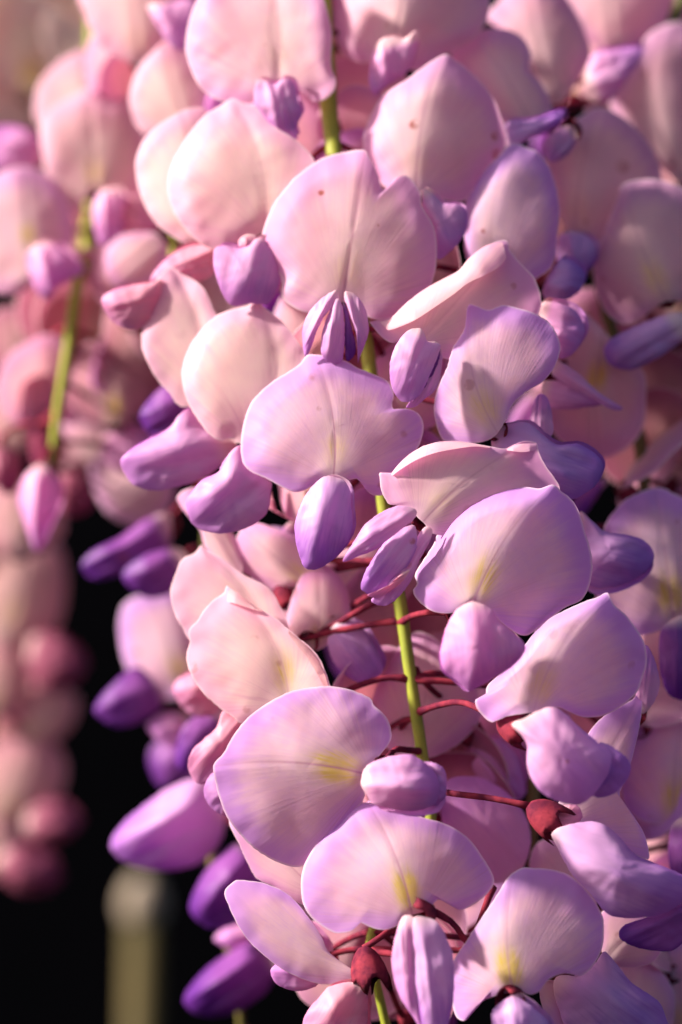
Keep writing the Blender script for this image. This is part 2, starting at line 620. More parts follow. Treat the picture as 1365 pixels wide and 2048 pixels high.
def raceme(key, path, radii, label, mat=None):
    """path: (x, y, depth) from top to bottom"""
    p = smooth_open(path, 60)
    P = [at(*q) for q in p]
    r = np.interp(np.linspace(0, 1, 60), np.linspace(0, 1, len(radii)), radii) * K
    root = bpy.data.objects.new('wisteria_raceme', None)
    COL.objects.link(root)
    root.empty_display_size = 0.01
    root.location = P[0]
    root['label'] = label
    root['category'] = 'wisteria raceme'
    root['group'] = 'hanging wisteria racemes'
    v, f = tube([q - P[0] for q in P], r * (1 + 0.10 * np.array([noise.noise(Vector((i * 0.9, 3.3, len(key)))) for i in range(60)])), 12, fuzz=3.0 * K)
    link('stem', new_mesh('stem', v, f, mat or M_STEM), root)
    RAC[key] = dict(root=root, P=P, loc=P[0])


raceme('main', [(640, -90, 330), (652, 100, 280), (668, 300, 210), (735, 700, 110), (766, 1000, 70), (800, 1200, 45), (824, 1370, 35),
                (845, 1510, 30), (862, 1645, 25), (840, 1760, 30), (765, 1830, 20), (738, 1890, 10), (752, 1960, 10), (775, 2060, 20), (790, 2130, 30)],
       [20, 18, 15, 14, 13, 12, 10, 9], 'sharp pale pink to lilac wisteria raceme hanging on a thin green stem')
raceme('left', [(190, -60, 900), (182, 300, 860), (172, 500, 760), (157, 560, 600), (140, 680, 600), (120, 800, 600), (102, 935, 600), (92, 960, 600)],
       [16, 15, 14, 12, 9], 'blurred pink raceme on a bare yellow-green stem that ends in a pink bud')
raceme('upper', [(330, -140, 560), (340, 100, 560), (350, 400, 540), (345, 600, 520), (340, 700, 520)],
       [15, 12, 9], 'soft cream-pink raceme with rounded petals between the bare yellow-green stem and the sharp raceme')
raceme('purple', [(420, 960, 520), (410, 1200, 560), (400, 1500, 560), (430, 1750, 540), (470, 1950, 500), (490, 2100, 500)],
       [12, 11, 9], 'blurred deep purple raceme with drooping pointed wing petals beside the olive stake', M_STEM2)
raceme('far', [(-60, 900, 1300), (-40, 1200, 1320), (-20, 1500, 1330), (-10, 1750, 1330)],
       [14, 11, 8], 'dusky rose raceme far back against the dark backdrop, strongly out of focus', M_STEM2)
raceme('right', [(1400, -80, 560), (1280, 200, 560), (1200, 500, 400), (1235, 700, 380), (1272, 840, 330), (1290, 985, 330), (1300, 1120, 330)],
       [15, 15, 14, 12], 'shaded mauve-pink raceme on a dark green stem with smooth broad petals', M_STEM2)
raceme('lower', [(1085, 1380, 220), (1068, 1560, 190), (1064, 1740, 190), (1090, 1900, 210), (1110, 2120, 230)],
       [14, 13, 12], 'lilac raceme with a brownish olive stem and violet drooping wings behind the sharp raceme', M_STEM2)
raceme('edge', [(1470, 900, 340), (1450, 1250, 330), (1440, 1600, 340), (1440, 2000, 350)],
       [14, 12, 10], 'lilac raceme with yellow-centred petals and dark violet wings, partly cut off by its neighbours')
raceme('pale', [(40, -160, 1250), (50, 0, 1250), (60, 220, 1250), (70, 360, 1250)],
       [14, 11, 8], 'very blurred pale cream raceme behind all the other blossom')

NF = [0]


def flower(key, std=None, wings=(), ped=None, cal=None, base=None, label=None, lod=1.0):
    """std: dict for banner(); wings: list of dicts; ped: (x,y,d) path; cal: (radius, length, (dx,dy,dd))"""
    NF[0] += 1
    sd = NF[0] * 1.37
    R = RAC[key]
    if base is None:
        base = (*std['rib'][0], std['d']) if std else (*wings[0]['axis'][0], wings[0]['d'])
    bx, by, bd = base
    r_c, l_c, ax = cal or (24, 46, (0, 6, -40))
    A = at(bx + ax[0], by + ax[1], bd + ax[2]) - at(bx, by, bd)
    back = at(bx, by, bd + 12) - A.normalized() * l_c * K * (1.15 if cal is None else 1.0)
    if cal is not None:
        back = at(bx, by, bd)
    if ped:
        path = [Vector(p) for p in smooth_open([tuple(at(*q)) for q in ped], 14)]
        back = path[-1]
    else:
        zt = back.z + random.uniform(0.2, 1.0) * 90 * K
        q = min(R['P'], key=lambda p: abs(p.z - zt))
        dirn = (back - q)
        path = bez(q, q + dirn * 0.35 + Vector((0, 0, 14 * K)), back - A.normalized() * 45 * K + Vector((0, 0, 8 * K)), back, 14)
    rad = np.interp(np.linspace(0, 1, 14), [0, 0.12, 0.85, 1], [10, 6.5, 6.2, 8]) * K
    org = back.copy()
    g = merge(tube([p - org for p in path], rad, 9, fuzz=3.2 * K if lod == 1 else 0),
              calyx_geo(Vector((0, 0, 0)) - A.normalized() * 3 * K, A, r_c * K, l_c * K, seed=sd))
    fl = link('flower', new_mesh('flower', g[0], g[1], M_PED), R['root'], org - R['loc'])
    if label:
        fl['label'] = label
    if std:
        s = dict(std)
        cset = C[s.pop('c', 'pink')]
        yel, rb, spk = s.pop('yel', 0.25), s.pop('ribk', 0.6), s.pop('spk', 0.5)
        v, f, a = banner(s.pop('o'), s.pop('rib'), s.pop('d'), seed=sd, org=org, n=int(132 * lod), rings=int(15 * lod), **s)
        o = link('standard_petal', new_mesh('standard_petal', v, f, M_STD, a), fl)
        o['tint'], o['edge'], o['yellow'], o['rib'], o['speck'] = cset[0], cset[1], yel, rb, spk
    for i, w in enumerate(wings):
        w = dict(w)
        cset = C[w.pop('c', 'w')]
        far = w.pop('far', (random.uniform(4, 10), random.uniform(-9, -3)) if i == 0 else None)
        nm = w.pop('name', 'wing_petal')
        spk = w.pop('spk', 0.6)
        out, axis, dd = w.pop('o'), w.pop('axis'), w.pop('d')
        bul = w.pop('bul', None)
        oo = np.array(out)
        if bul is None:
            cc = oo.mean(0)
            bul = 0.34 * np.percentile(np.linalg.norm(oo - cc, axis=1), 25)
        v, f, a = wing(out, axis, dd, bul=bul, seed=sd + i, org=org, n=int(84 * lod), rings=int(12 * lod), **w)
        objs = [link(nm, new_mesh(nm, v, f, M_WING, a), fl)]
        if far is not None:
            cc = oo.mean(0)
            o2 = [tuple(cc + (p - cc) * 0.985 + np.array(far)) for p in oo]
            v, f, a = wing(o2, axis, dd + 6, bul=bul * 0.75, back=True, seed=sd + i + 0.5, org=org, n=int(56 * lod), rings=int(9 * lod), **w)
            objs.append(link(nm, new_mesh(nm, v, f, M_WING, a), fl))
            o3 = [tuple(cc + (p - cc) * 0.82 + np.array(far) * 0.5) for p in oo]
            v, f, a = wing(o3, axis, dd + 2, bul=bul * 0.35, seed=sd + i + 0.7, org=org, n=32, rings=6)
            objs.append(link('keel_petal', new_mesh('keel_petal', v, f, M_WING, a), fl))
        for o in objs:
            o['tint'], o['edge'], o['speck'] = cset[0], cset[1], spk
    return fl


def S(o, rib, d, **k):
    r = pts(rib)
    if len(r) == 2:
        r = [r[0], ((r[0][0] + r[1][0]) / 2, (r[0][1] + r[1][1]) / 2), r[1]]
    return dict(o=pts(o), rib=r, d=d, **k)


def W(o, axis, d, c='w', **k):
    return dict(o=pts(o), axis=pts(axis), d=d, c=c, **k)


def FL(outer, inner, h=14):
    return (pts(outer), pts(inner), h)


# ------------------------------------------------------------------ sharp raceme, from the top down
flower('main', S('382,31 372,82 377,123 400,174 436,200 472,205 513,203 554,172 605,185 631,205 662,190 672,164 662,128 664,67 656,26 640,-20 600,-75 525,-105 440,-70 400,-10',
                 '555,166 556,77 540,-100', 200, c='pink', sl=0.05, sr=-0.4, yel=0.05, ribk=0.35),
       [W('513,164 528,159 549,169 569,156 590,169 597,205 605,226 592,256 597,277 574,272 543,251 518,220 508,205', '555,150 575,270', 160, 'w')])
flower('main', S('650,-60 662,30 675,90 700,118 730,126 760,122 800,140 850,135 895,108 942,82 972,45 980,0 970,-80 820,-160 700,-130',
                 '775,115 801,26 805,-120', 260, c='pink', sl=0.3, sr=0.15, yel=0.05),
       [W('742,118 757,82 788,72 809,77 829,62 836,69 832,103 814,144 778,169 752,190 739,169', '770,90 790,180', 200, 'wp')])
flower('main', S('891,115 855,128 814,159 768,190 742,231 727,277 732,320 760,365 800,390 844,388 886,400 927,402 952,374 988,328 1014,287 1003,236 983,190 947,149 916,123',
                 '833,385 838,287 882,118', 140, c='pink', sl=0.3, sr=0.2, yel=0.05, spk=0.9),
       [W('844,379 870,390 886,405 921,410 934,431 927,472 901,503 875,518 868,462 850,431', '850,385 900,500', 80, 'w', spk=1.0)])
flower('main', S('1027,292 993,318 957,354 932,400 929,462 931,508 950,545 1000,575 1045,572 1075,556 1106,528 1116,462 1119,410 1106,349 1080,308 1055,295',
                 '1000,575 986,420 1030,295', 130, c='lilac', sl=0.25, sr=0.1, yel=0.0, ribk=0.15, spk=0.9),
       [W('1116,523 1147,523 1170,549 1157,585 1116,605 1085,585', '1080,560 1165,560', 170, 'wv')])
flower('main', S('271,326 280,295 300,265 332,241 376,223 420,225 450,300 440,400 415,480 388,494 350,475 318,452 292,415 276,370',
                 '412,490 400,350 366,228', 220, c='cream', yel=0.0, ribk=0.2),
       [W('440,500 400,490 360,500 325,525 300,560 330,575 390,565 430,545', '440,515 305,560', 200, 'wr', spk=0.1)])
flower('main', S('467,203 437,214 408,232 379,267 353,308 338,349 336,384 347,422 373,461 402,487 432,499 467,493 508,474 545,455 585,425 620,380 633,340 628,320 610,296 581,273 552,255 531,235 514,216 490,207',
                 '531,462 521,326 470,206', 140, c='cream', sl=0.04, sr=-0.28, curl=12, cl=14, bul=26, yel=0.05, ribk=0.3, spk=0.15),
       [W('429,499 449,491 473,496 493,493 520,475 543,502 560,540 555,575 537,607 499,607 470,613 449,595 435,560 427,528', '520,470 485,612', 66, 'w', ridge=8),
        W('478,480 490,470 510,470 520,490 500,500 480,496', '500,470 500,500', 70, 'wr', bul=8, name='keel_petal')])
flower('main', S('728,306 691,304 654,313 625,328 596,351 580,366 548,408 528,456 524,489 534,514 556,542 565,566 562,591 585,613 614,625 647,621 684,603 731,632 761,641 805,632 841,602 867,558 874,507 869,456 845,414 843,390 827,362 808,351 786,362 768,381 757,350 744,320',
         '685,600 707,463 730,306', 25, c='pink', sl=0.10, sr=0.02, bul=24, curl=14, cl=18, yel=0.12, ribk=0.8, spk=1.0),
       [W('673,580 645,596 620,622 607,652 606,685 611,713 622,696 632,668 648,635 664,612 678,600', '680,585 612,712', -32, 'w', far=None, bul=16, keep=False),
        W('691,583 712,590 730,615 738,650 735,675 724,705 713,728 711,705 717,685 708,655 697,625 689,600', '688,585 715,728', -32, 'w', bul=16),
        W('672,600 652,640 643,680 645,712 665,726 684,722 690,680 688,630 682,602', '680,590 665,725', -38, 'w', bul=14, name='keel_petal'),
        W('686,603 690,640 690,690 694,722 708,712 712,690 705,660 697,625', '688,600 700,720', -36, 'wd', bul=8, name='keel_petal')],
       label='frontal flower with a notched rounded petal and two parted violet wings')
flower('main', S('344,540 318,553 305,575 292,612 285,653 284,691 296,726 316,761 340,787 354,808 372,814 420,800 445,720 438,650 430,623 410,579 392,562 366,548',
                 '402,800 392,630 347,542', 130, c='cream', sl=0.05, sr=-0.7, bul=20, curl=10, yel=0.1, ribk=0.3, spk=0.1),
       [W('203,600 225,580 262,570 300,565 325,560 320,600 295,645 270,660 245,655 218,635', '330,570 205,605', 160, 'wr', spk=0.2)])
flower('main', S('511,603 495,612 463,619 433,632 404,658 381,691 366,732 366,770 378,808 395,837 416,866 439,880 463,877 480,887 520,885 560,840 600,770 612,717 597,685 571,650 545,626 527,612',
                 '505,880 552,720 513,605', 45, c='cream', sl=0.04, sr=-0.42, bul=26, curl=12, cl=14, yel=0.1, ribk=0.4, spk=0.2),
       [W('375,820 357,831 337,858 293,881 258,902 241,922 252,951 272,972 313,981 363,972 404,957 439,934 463,907 470,887 430,870 404,850 386,825', '450,880 243,930', 100, 'w', ridge=6, spk=0.9)])
flower('main', None,
       [W('477,893 457,913 439,943 404,960 386,981 372,1001 375,1025 386,1048 407,1061 445,1067 483,1060 515,1045 536,1022 540,989 542,966 512,945 495,928', '505,905 378,1015', 0, 'w', spk=1.0, ridge=6, far=(3, -3)),
        W('480,890 455,912 440,942 460,955 490,945 505,925 500,905', '500,890 445,945', 16, 'wp', bul=10)], base=(510, 915, 40))
flower('main', S('620,714 600,728 575,745 547,762 520,785 500,810 487,850 482,890 486,925 505,945 530,955 560,972 590,985 612,978 650,958 690,962 715,958 735,985 756,992 775,985 800,945 832,905 846,870 847,845 838,828 820,820 800,818 787,822 785,812 788,785 775,762 745,748 715,735 690,720 660,713',
                 '668,945 666,830 636,722', -60, c='lilac', sl=0.06, sr=0.05, bul=24, curl=12, cl=18, yel=0.25, ribk=0.9, spk=0.5),
       [W('660,952 640,958 615,985 600,1015 590,1050 592,1085 602,1120 610,1136 630,1139 655,1128 680,1105 700,1075 706,1045 703,1010 702,985 690,962', '668,945 625,1135', -110, 'wv', ridge=10, spk=0.8)],
       label='frontal flower with a deep side notch and a drooping violet keel')
flower('main', S('738,641 757,643 782,636 812,607 852,577 892,555 918,541 940,515 973,491 1009,484 1020,500 1046,530 1068,552 1075,570 1083,596 1079,625 1050,680 980,725 900,720 848,690 823,672 800,684 782,687 760,672',
                 '846,676 925,590 1008,488', -15, c='pink', sl=-0.1, sr=0.1, bul=14, curl=8, yel=0.0, ribk=0.3, spk=0.4,
                 flaps=[FL('760,643 782,636 812,607 852,577 892,555 918,541 940,515 973,491 1005,484', '776,660 790,657 830,640 870,614 908,588 935,567 970,550 1000,533 1014,515', 42)]),
       [W('845,658 819,660 799,680 786,705 780,738 784,775 801,801 823,802 845,782 867,735 881,698 878,687 856,683', '850,665 805,800', -95, 'w', far=None),
        W('881,694 885,724 874,775 848,800 828,815 812,813 830,790 859,738', '875,690 820,812', -75, 'w', far=None, bul=8),
        W('856,683 880,690 875,730 840,790 815,800 810,760 830,700', '860,685 815,800', -78, 'wd', name='keel_petal', far=None, bul=6)],
       label='flower whose pale petal is rolled over into a bright white fold')
flower('main', S('940,614 929,658 907,694 896,731 878,771 868,812 872,848 885,879 907,884 947,886 984,876 1009,845 1024,812 1050,786 1086,764 1108,738 1121,702 1116,672 1101,647 1072,628 1039,617 1009,610 976,619',
                 '991,858 947,753 940,616', -70, c='lilac', sl=0.45, sr=-0.02, bul=22, curl=12, yel=0.3, ribk=0.35, spk=0.4),
       [W('990,862 1031,845 1061,848 1086,870 1116,889 1152,887 1182,900 1204,922 1205,947 1189,973 1145,998 1085,985 1020,945 985,900', '985,865 1200,940', -35, 'wv', far=(6, -6)),
        W('1062,850 1065,810 1078,788 1095,795 1105,830 1105,870 1080,880', '1075,880 1085,790', 15, 'w', far=None, bul=10)])
flower('main', None, [W('1080,610 1110,605 1150,620 1170,655 1160,690 1135,715 1105,710 1085,670', '1085,650 1165,670', 70, 'wp')], base=(1080, 650, 90))
flower('main', S('760,944 782,948 800,926 826,904 863,887 907,882 950,887 994,895 1013,897 1038,886 1073,885 1079,908 1093,933 1112,959 1119,985 1080,1020 1000,1040 920,1070 866,1068 852,1050 841,1041 819,1020 797,1012 778,1010 764,985 760,963',
                 '848,1042 917,974 1055,887', -135, c='pink', sl=0.10, sr=0.08, bul=16, curl=14, yel=0.12, ribk=0.6, spk=0.2,
                 flaps=[FL('782,948 800,926 826,904 863,887 907,882 950,887 980,893', '785,951 806,936 835,919 870,906 910,898 950,893 981,896', 18),
                        FL('1013,897 1038,886 1073,885', '1015,901 1045,904 1073,900', 14)]),
       [W('833,1021 803,1011 770,1021 733,1046 711,1079 685,1123 718,1112 748,1101 777,1079 806,1057 828,1039', '840,1025 688,1120', -185, 'w', far=None, bul=14),
        W('825,1050 788,1065 762,1094 740,1127 724,1160 724,1180 750,1188 793,1160 819,1127 834,1096 834,1062', '835,1045 726,1180', -165, 'wv', bul=14),
        W('742,1199 768,1212 798,1194 824,1158 840,1120 865,1070 855,1052 836,1072 819,1125 788,1173', '850,1050 750,1210', -160, 'w', far=None, bul=10, keep=False),
        W('735,1190 760,1195 800,1168 820,1140 800,1150 770,1178', '815,1145 735,1190', -176, 'wr', far=None, bul=5, keep=False, name='keel_petal', spk=1)],
       label='flower with spread wings under a wide petal with a bright rolled rim')
flower('main', S('1102,974 1079,977 1053,973 1016,975 980,985 943,1001 907,1027 881,1058 866,1091 844,1124 830,1149 835,1168 826,1179 833,1197 859,1219 885,1226 914,1223 940,1212 980,1225 1016,1256 1049,1272 1079,1255 1126,1219 1163,1201 1178,1175 1185,1138 1181,1098 1170,1061 1161,1029 1148,1003 1126,985',
                 '948,1208 1010,1078 1098,978', -195, c='lilac', sl=0.24, sr=0.16, bul=30, curl=22, cl=45, yel=0.45, ribk=0.6, spk=0.2),
       [W('939,1204 914,1219 896,1248 886,1281 881,1314 888,1340 907,1356 924,1370 938,1381 964,1370 990,1355 1026,1333 1050,1304 1048,1286 1026,1264 997,1238 986,1220 957,1205', '950,1205 965,1375', -300, 'wp', ridge=6, far=(-4, 4), bul=34)],
       ped=[(802, 1245, 40), (825, 1232, 0), (858, 1225, -60), (905, 1226, -120)], cal=(34, 55, (20, -4, -42)), label='large veined flower with a glowing pink keel')
flower('main', S('1213,1191 1191,1196 1169,1203 1136,1218 1099,1238 1070,1264 1048,1293 1026,1322 1001,1348 975,1370 971,1392 951,1395 953,1414 971,1436 990,1445 1012,1432 1070,1424 1114,1414 1140,1425 1165,1434 1195,1434 1224,1425 1253,1406 1275,1384 1286,1355 1294,1326 1290,1289 1275,1260 1253,1231 1231,1212',
                 '1068,1421 1104,1325 1211,1194', -250, c='lilac', sl=0.22, sr=0.14, bul=26, curl=16, cl=34, yel=0.3, ribk=0.25, spk=0.2),
       [W('1074,1423 1103,1414 1129,1428 1154,1454 1176,1476 1206,1491 1224,1505 1220,1538 1209,1560 1187,1590 1158,1610 1121,1604 1085,1586 1063,1557 1054,1524 1055,1491 1041,1469 1023,1450 1048,1437', '1060,1430 1190,1585', -335, 'w', far=None, bul=36, spk=0.6),
        W('1200,1485 1242,1505 1259,1524 1261,1546 1246,1571 1224,1590 1195,1595 1165,1580 1180,1530', '1150,1470 1245,1560', -285, 'wv', far=None, bul=12),
        W('1103,1414 1129,1425 1160,1455 1200,1490 1225,1540 1190,1585 1130,1580 1080,1520 1070,1450', '1080,1420 1200,1580', -300, 'wv', far=None, bul=8, name='keel_petal')],
       ped=[(838, 1424, 30), (880, 1410, -40), (930, 1406, -110), (1000, 1440, -200)], cal=(36, 58, (42, 18, -22)))
flower('main', S('355,1000 400,1060 412,1100 460,1150 486,1142 478,1090 455,1050 425,1000 390,980', '480,1140 440,1070 390,985', 170, c='pink', yel=0.0), [], lod=0.6)
flower('main', S('405,1095 390,1106 364,1119 352,1147 342,1176 343,1202 352,1232 367,1258 379,1279 430,1330 520,1340 580,1300 575,1246 560,1211 543,1182 522,1167 484,1147 452,1120 434,1109 414,1100',
                 '545,1310 490,1178 406,1097', 50, c='cream', sl=0.05, sr=-0.5, bul=20, curl=10, yel=0.0, ribk=0.3, spk=0.3), [])
flower('main', S('456,1177 449,1185 428,1199 408,1220 396,1240 379,1258 379,1276 381,1284 374,1305 376,1331 390,1361 408,1387 437,1413 466,1434 490,1448 560,1445 640,1420 662,1390 660,1371 651,1343 639,1317 622,1296 601,1279 581,1261 557,1240 531,1223 510,1214 487,1194 472,1183',
                 '578,1395 548,1285 458,1180', -20, c='cream', sl=0.05, sr=-0.45, bul=24, curl=10, yel=0.35, ribk=0.35, spk=0.4,
                 flaps=[FL('457,1177 472,1184 487,1194 510,1212 524,1220', '454,1203 470,1207 490,1213 512,1220 525,1223', 7),
                        FL('578,1260 601,1279 622,1296 639,1317 651,1343 660,1371', '577,1266 592,1288 610,1308 624,1330 636,1350 648,1372', 8)]),
       [W('446,1422 434,1454 408,1478 387,1498 376,1525 379,1545 390,1563 408,1568 431,1550 455,1507 500,1469 510,1440 480,1425', '490,1430 385,1555', 25, 'wr', spk=0.9),
        W('431,1545 411,1568 409,1589 420,1612 449,1632 490,1630 480,1570', '480,1560 415,1605', 10, 'w', far=None)],
       ped=[(815, 1357, 35), (770, 1356, 30), (715, 1372, 30), (660, 1395, 25), (600, 1400, 20)], label='cream-pink flower with its petal margin folded over')
flower('main', S('466,1640 480,1690 497,1728 514,1757 550,1775 598,1806 650,1810 660,1700 560,1630', '640,1790 570,1720 490,1640', -50, c='pink', yel=0.0, spk=0.4), [])
flower('main', S('433,1532 448,1506 470,1466 501,1431 545,1400 589,1381 637,1373 673,1373 708,1381 741,1396 747,1409 769,1429 782,1457 780,1484 760,1508 740,1535 734,1575 728,1600 708,1625 681,1655 640,1705 602,1734 567,1728 532,1712 497,1686 466,1651 448,1620 435,1581',
                 '730,1548 576,1524 434,1532', -200, c='lilac', sl=0.16, sr=0.16, bul=30, curl=16, yel=0.75, ribk=0.9, spk=0.1, tu=0.06),
       [W('723,1559 734,1532 765,1517 796,1510 826,1510 853,1528 870,1545 880,1580 866,1611 822,1622 778,1616 747,1607 727,1580', '725,1565 880,1570', -275, 'w', far=(14, 12), bul=34, spk=0.0, ridge=4),
        W('845,1525 883,1532 894,1559 890,1594 866,1611 850,1570', '820,1560 890,1570', -262, 'w', far=None, bul=10, spk=0.0)],
       ped=[(842, 1503, 30), (815, 1500, -20), (790, 1500, -80), (765, 1530, -150)], label='large sideways flower with a dark mid rib and yellow mark')
flower('main', S('703,1600 681,1633 646,1669 620,1708 604,1748 604,1796 620,1831 646,1853 673,1866 708,1860 717,1844 738,1853 765,1860 791,1853 809,1833 826,1829 857,1820 875,1800 897,1803 910,1825 932,1818 958,1803 976,1787 989,1761 967,1717 936,1677 897,1651 840,1633 787,1616 747,1611 721,1603',
                 '824,1825 791,1712 737,1608', -240, c='lilac', sl=0.16, sr=0.06, bul=26, curl=18, yel=0.95, ribk=0.9, spk=0.05),
       [W('806,1834 792,1870 784,1914 788,1958 803,1999 830,2040 845,2065 846,2000 838,1940 834,1880 830,1836', '822,1832 835,2060', -318, 'wp', far=None, bul=16, tv=0.15, spk=0.0),
        W('828,1836 850,1834 876,1845 892,1872 907,1914 909,1969 905,2017 890,2065 855,2075 838,2010 828,1940 826,1880', '840,1832 870,2070', -325, 'wv', bul=18, spk=0.0)],
       ped=[(985, 1775, -60), (950, 1870, -150), (935, 1885, -190), (905, 1845, -215), (865, 1822, -225)], cal=(34, 50, (-36, 8, -26)), label='flower with a bright yellow mark and two drooping violet wings')
flower('main', S('473,1760 455,1786 458,1812 473,1845 495,1878 524,1907 561,1936 605,1958 645,1969 689,1966 726,1957 744,1949 711,1940 678,1929 656,1903 641,1870 619,1837 594,1804 568,1782 532,1766 499,1760',
                 '742,1952 600,1890 458,1775', -150, c='lilac', sl=0.3, sr=-0.1, bul=20, curl=8, yel=0.0, ribk=0.0, spk=0.3, tu=0.1),
       [W('728,1969 700,1964 660,1973 638,1995 616,2021 605,2048 608,2085 680,2100 735,2085 735,2048 737,2010 735,1980', '725,1965 650,2090', -170, 'wr', bul=30, spk=1.0)],
       ped=[(790, 1850, -100), (770, 1868, -140), (750, 1882, -150), (728, 1897, -150)], cal=(38, 72, (14, 60, -12)), base=(728, 1897, -150),
       label='side-on flower with a long curved lilac petal and plum calyx')
flower('main', None, [W('546,1933 544,1955 561,1973 594,1982 623,1977 640,1962 620,1930 580,1915', '640,1950 548,1950', -100, 'wp', spk=0.0)], base=(650, 1930, -70))
flower('main', S('1044,1736 1019,1760 990,1797 960,1841 931,1885 909,1918 900,1955 903,1999 913,2035 935,2041 949,2024 957,2006 986,1993 1022,1984 1041,1979 1055,1989 1077,1984 1099,1958 1129,1947 1158,1953 1180,1940 1202,1907 1209,1870 1206,1834 1187,1797 1158,1764 1129,1746 1092,1737 1066,1736',
                 '1027,1982 1014,1859 1028,1745', -270, c='lilac', sl=0.42, sr=0.10, bul=24, curl=22, yel=0.85, ribk=0.5, spk=0.0),
       [W('1022,1993 986,2020 985,2050 995,2090 1050,2110 1100,2090 1099,2048 1070,2017 1041,1997', '1030,1985 1045,2100', -320, 'wv', spk=0.0, bul=24)], cal=(30, 44, (-6, 20, -30)),
       label='cupped flower with a vivid yellow mark and fold along its rib')
flower('main', S('1099,1640 1120,1600 1150,1530 1175,1470 1210,1430 1262,1400 1282,1388 1281,1440 1266,1510 1250,1560 1236,1600 1262,1610 1290,1635 1305,1670 1303,1716 1280,1714 1240,1695 1180,1668 1130,1655',
                 '1100,1645 1180,1560 1280,1392', -120, c='lilac', sl=0.1, sr=0.1, bul=14, curl=8, yel=0.0, ribk=0.0, spk=0.0),
       [W('1103,1669 1120,1655 1158,1645 1187,1643 1217,1654 1242,1676 1268,1706 1305,1724 1341,1738 1378,1757 1384,1782 1356,1812 1319,1830 1275,1836 1231,1834 1206,1819 1180,1786 1147,1753 1129,1724 1114,1695', '1100,1665 1380,1775', -225, 'wv', far=None, bul=44, spk=0.3, ridge=6),
        W('1239,1874 1246,1852 1286,1837 1341,1819 1400,1790 1410,1840 1359,1892 1334,1903 1286,1898 1257,1889', '1400,1800 1242,1870', -190, 'wd', far=None, bul=16),
        W('1098,1615 1121,1612 1154,1610 1165,1635 1140,1660 1110,1672 1100,1650', '1095,1640 1190,1640', -165, 'wr', far=None, bul=14, name='keel_petal', spk=0)],
       ped=[(860, 1575, 20), (900, 1586, -90), (980, 1596, -150), (1060, 1612, -165)], cal=(38, 66, (42, 30, -6)), base=(1060, 1612, -165),
       label='flower seen side-on with a long red stalk, plum calyx and drooping violet wing')
flower('main', None, [W('1206,1903 1187,1933 1158,1953 1129,1949 1109,1958 1109,1988 1118,2017 1135,2060 1180,2110 1290,2110 1340,2080 1328,2024 1316,2002 1286,1980 1261,1962 1235,1929 1217,1907', '1150,1930 1320,2070', -150, 'wv', spk=0.0, ridge=10, far=(-30, 10))], base=(1150, 1930, -110))
flower('main', None, [W('1290,1290 1310,1320 1320,1370 1305,1410 1280,1425 1270,1350', '1290,1420 1300,1300', -60, 'w', far=None, bul=8, spk=0)], base=(1270, 1430, -40))

# flowers on the far side of the sharp raceme that show between the front ones
flower('main', None, [W('560,955 585,965 592,1000 585,1040 560,1065 520,1078 495,1085 515,1058 548,1030 552,990', '580,960 500,1085', 170, 'wr', far=None, spk=0.1)], base=(575, 955, 190))
flower('main', S('470,1090 500,1050 560,1060 610,1085 650,1140 640,1175 600,1165 560,1185 520,1160 480,1140', '620,1170 560,1120 490,1060', 150, c='pink', yel=0.3, sl=0.3, sr=-0.2), [], lod=0.6)
flower('main', S('740,1420 770,1340 830,1270 900,1300 950,1370 960,1440 900,1500 820,1520 760,1480', '830,1510 850,1400 860,1290', 115, c='pink', yel=0.0), [], lod=0.7)
flower('main', S('570,1270 590,1180 630,1130 685,1160 700,1240 655,1290 600,1310', '630,1300 640,1220 635,1135', 125, c='pink', yel=0.3), [], lod=0.6,
       ped=[(800, 1195, 45), (745, 1208, 60), (690, 1238, 90), (615, 1280, 150)])
flower('main', None, [W('660,1260 690,1240 730,1260 765,1320 760,1350 720,1365 680,1340 658,1300', '670,1250 755,1355', 95, 'wv', spk=0)], base=(670, 1255, 115))
flower('main', None, [W('880,1600 895,1560 960,1555 1020,1590 1055,1640 1060,1700 1030,1755 960,1765 900,1700', '1040,1760 900,1570', 130, 'wp', far=None, bul=18, spk=0)], base=(1040, 1755, 160))
flower('main', None, [W('930,1490 965,1478 1000,1480 1035,1515 1050,1590 1000,1605 955,1560', '930,1480 1030,1595', 180, 'wp', spk=0)],
       ped=[(830, 1340, 45), (860, 1375, 90), (895, 1405, 150), (918, 1425, 185)], cal=(38, 62, (16, 50, -6)), base=(918, 1425, 185))
flower('main', None, [W('575,1180 600,1170 612,1200 600,1240 575,1215', '575,1175 600,1235', 170, 'wk', spk=0)],
       ped=[(790, 1075, 60), (700, 1088, 90), (640, 1120, 140), (560, 1172, 170)], cal=(30, 45, (14, 40, 0)), base=(560, 1172, 170))
flower('main', S('520,1100 545,1060 600,1080 610,1140 570,1160 530,1150', '560,1155 565,1110 560,1070', 300, c='lilac', yel=0.0), [], lod=0.5)
flower('main', S('830,680 780,690 745,740 750,820 800,860 870,850 900,780 880,700', '800,850 820,780 830,690', 150, c='pink', yel=0.2), [], lod=0.6)
flower('main', S('600,560 560,600 540,680 580,740 640,720 660,640 640,580', '600,730 600,650 600,570', 260, c='mauve', yel=0.0), [], lod=0.5)
flower('main', S('1209,1820 1280,1835 1325,1885 1305,1925 1250,1935 1212,1920 1200,1870', '1210,1925 1250,1880 1310,1850', -20, c='pink', yel=0.0), [], lod=0.6)
flower('main', None, [W('520,1850 560,1830 620,1850 660,1900 640,1950 580,1940 530,1900', '650,1930 530,1860', 20, 'wp', spk=0)], base=(655, 1920, 40))

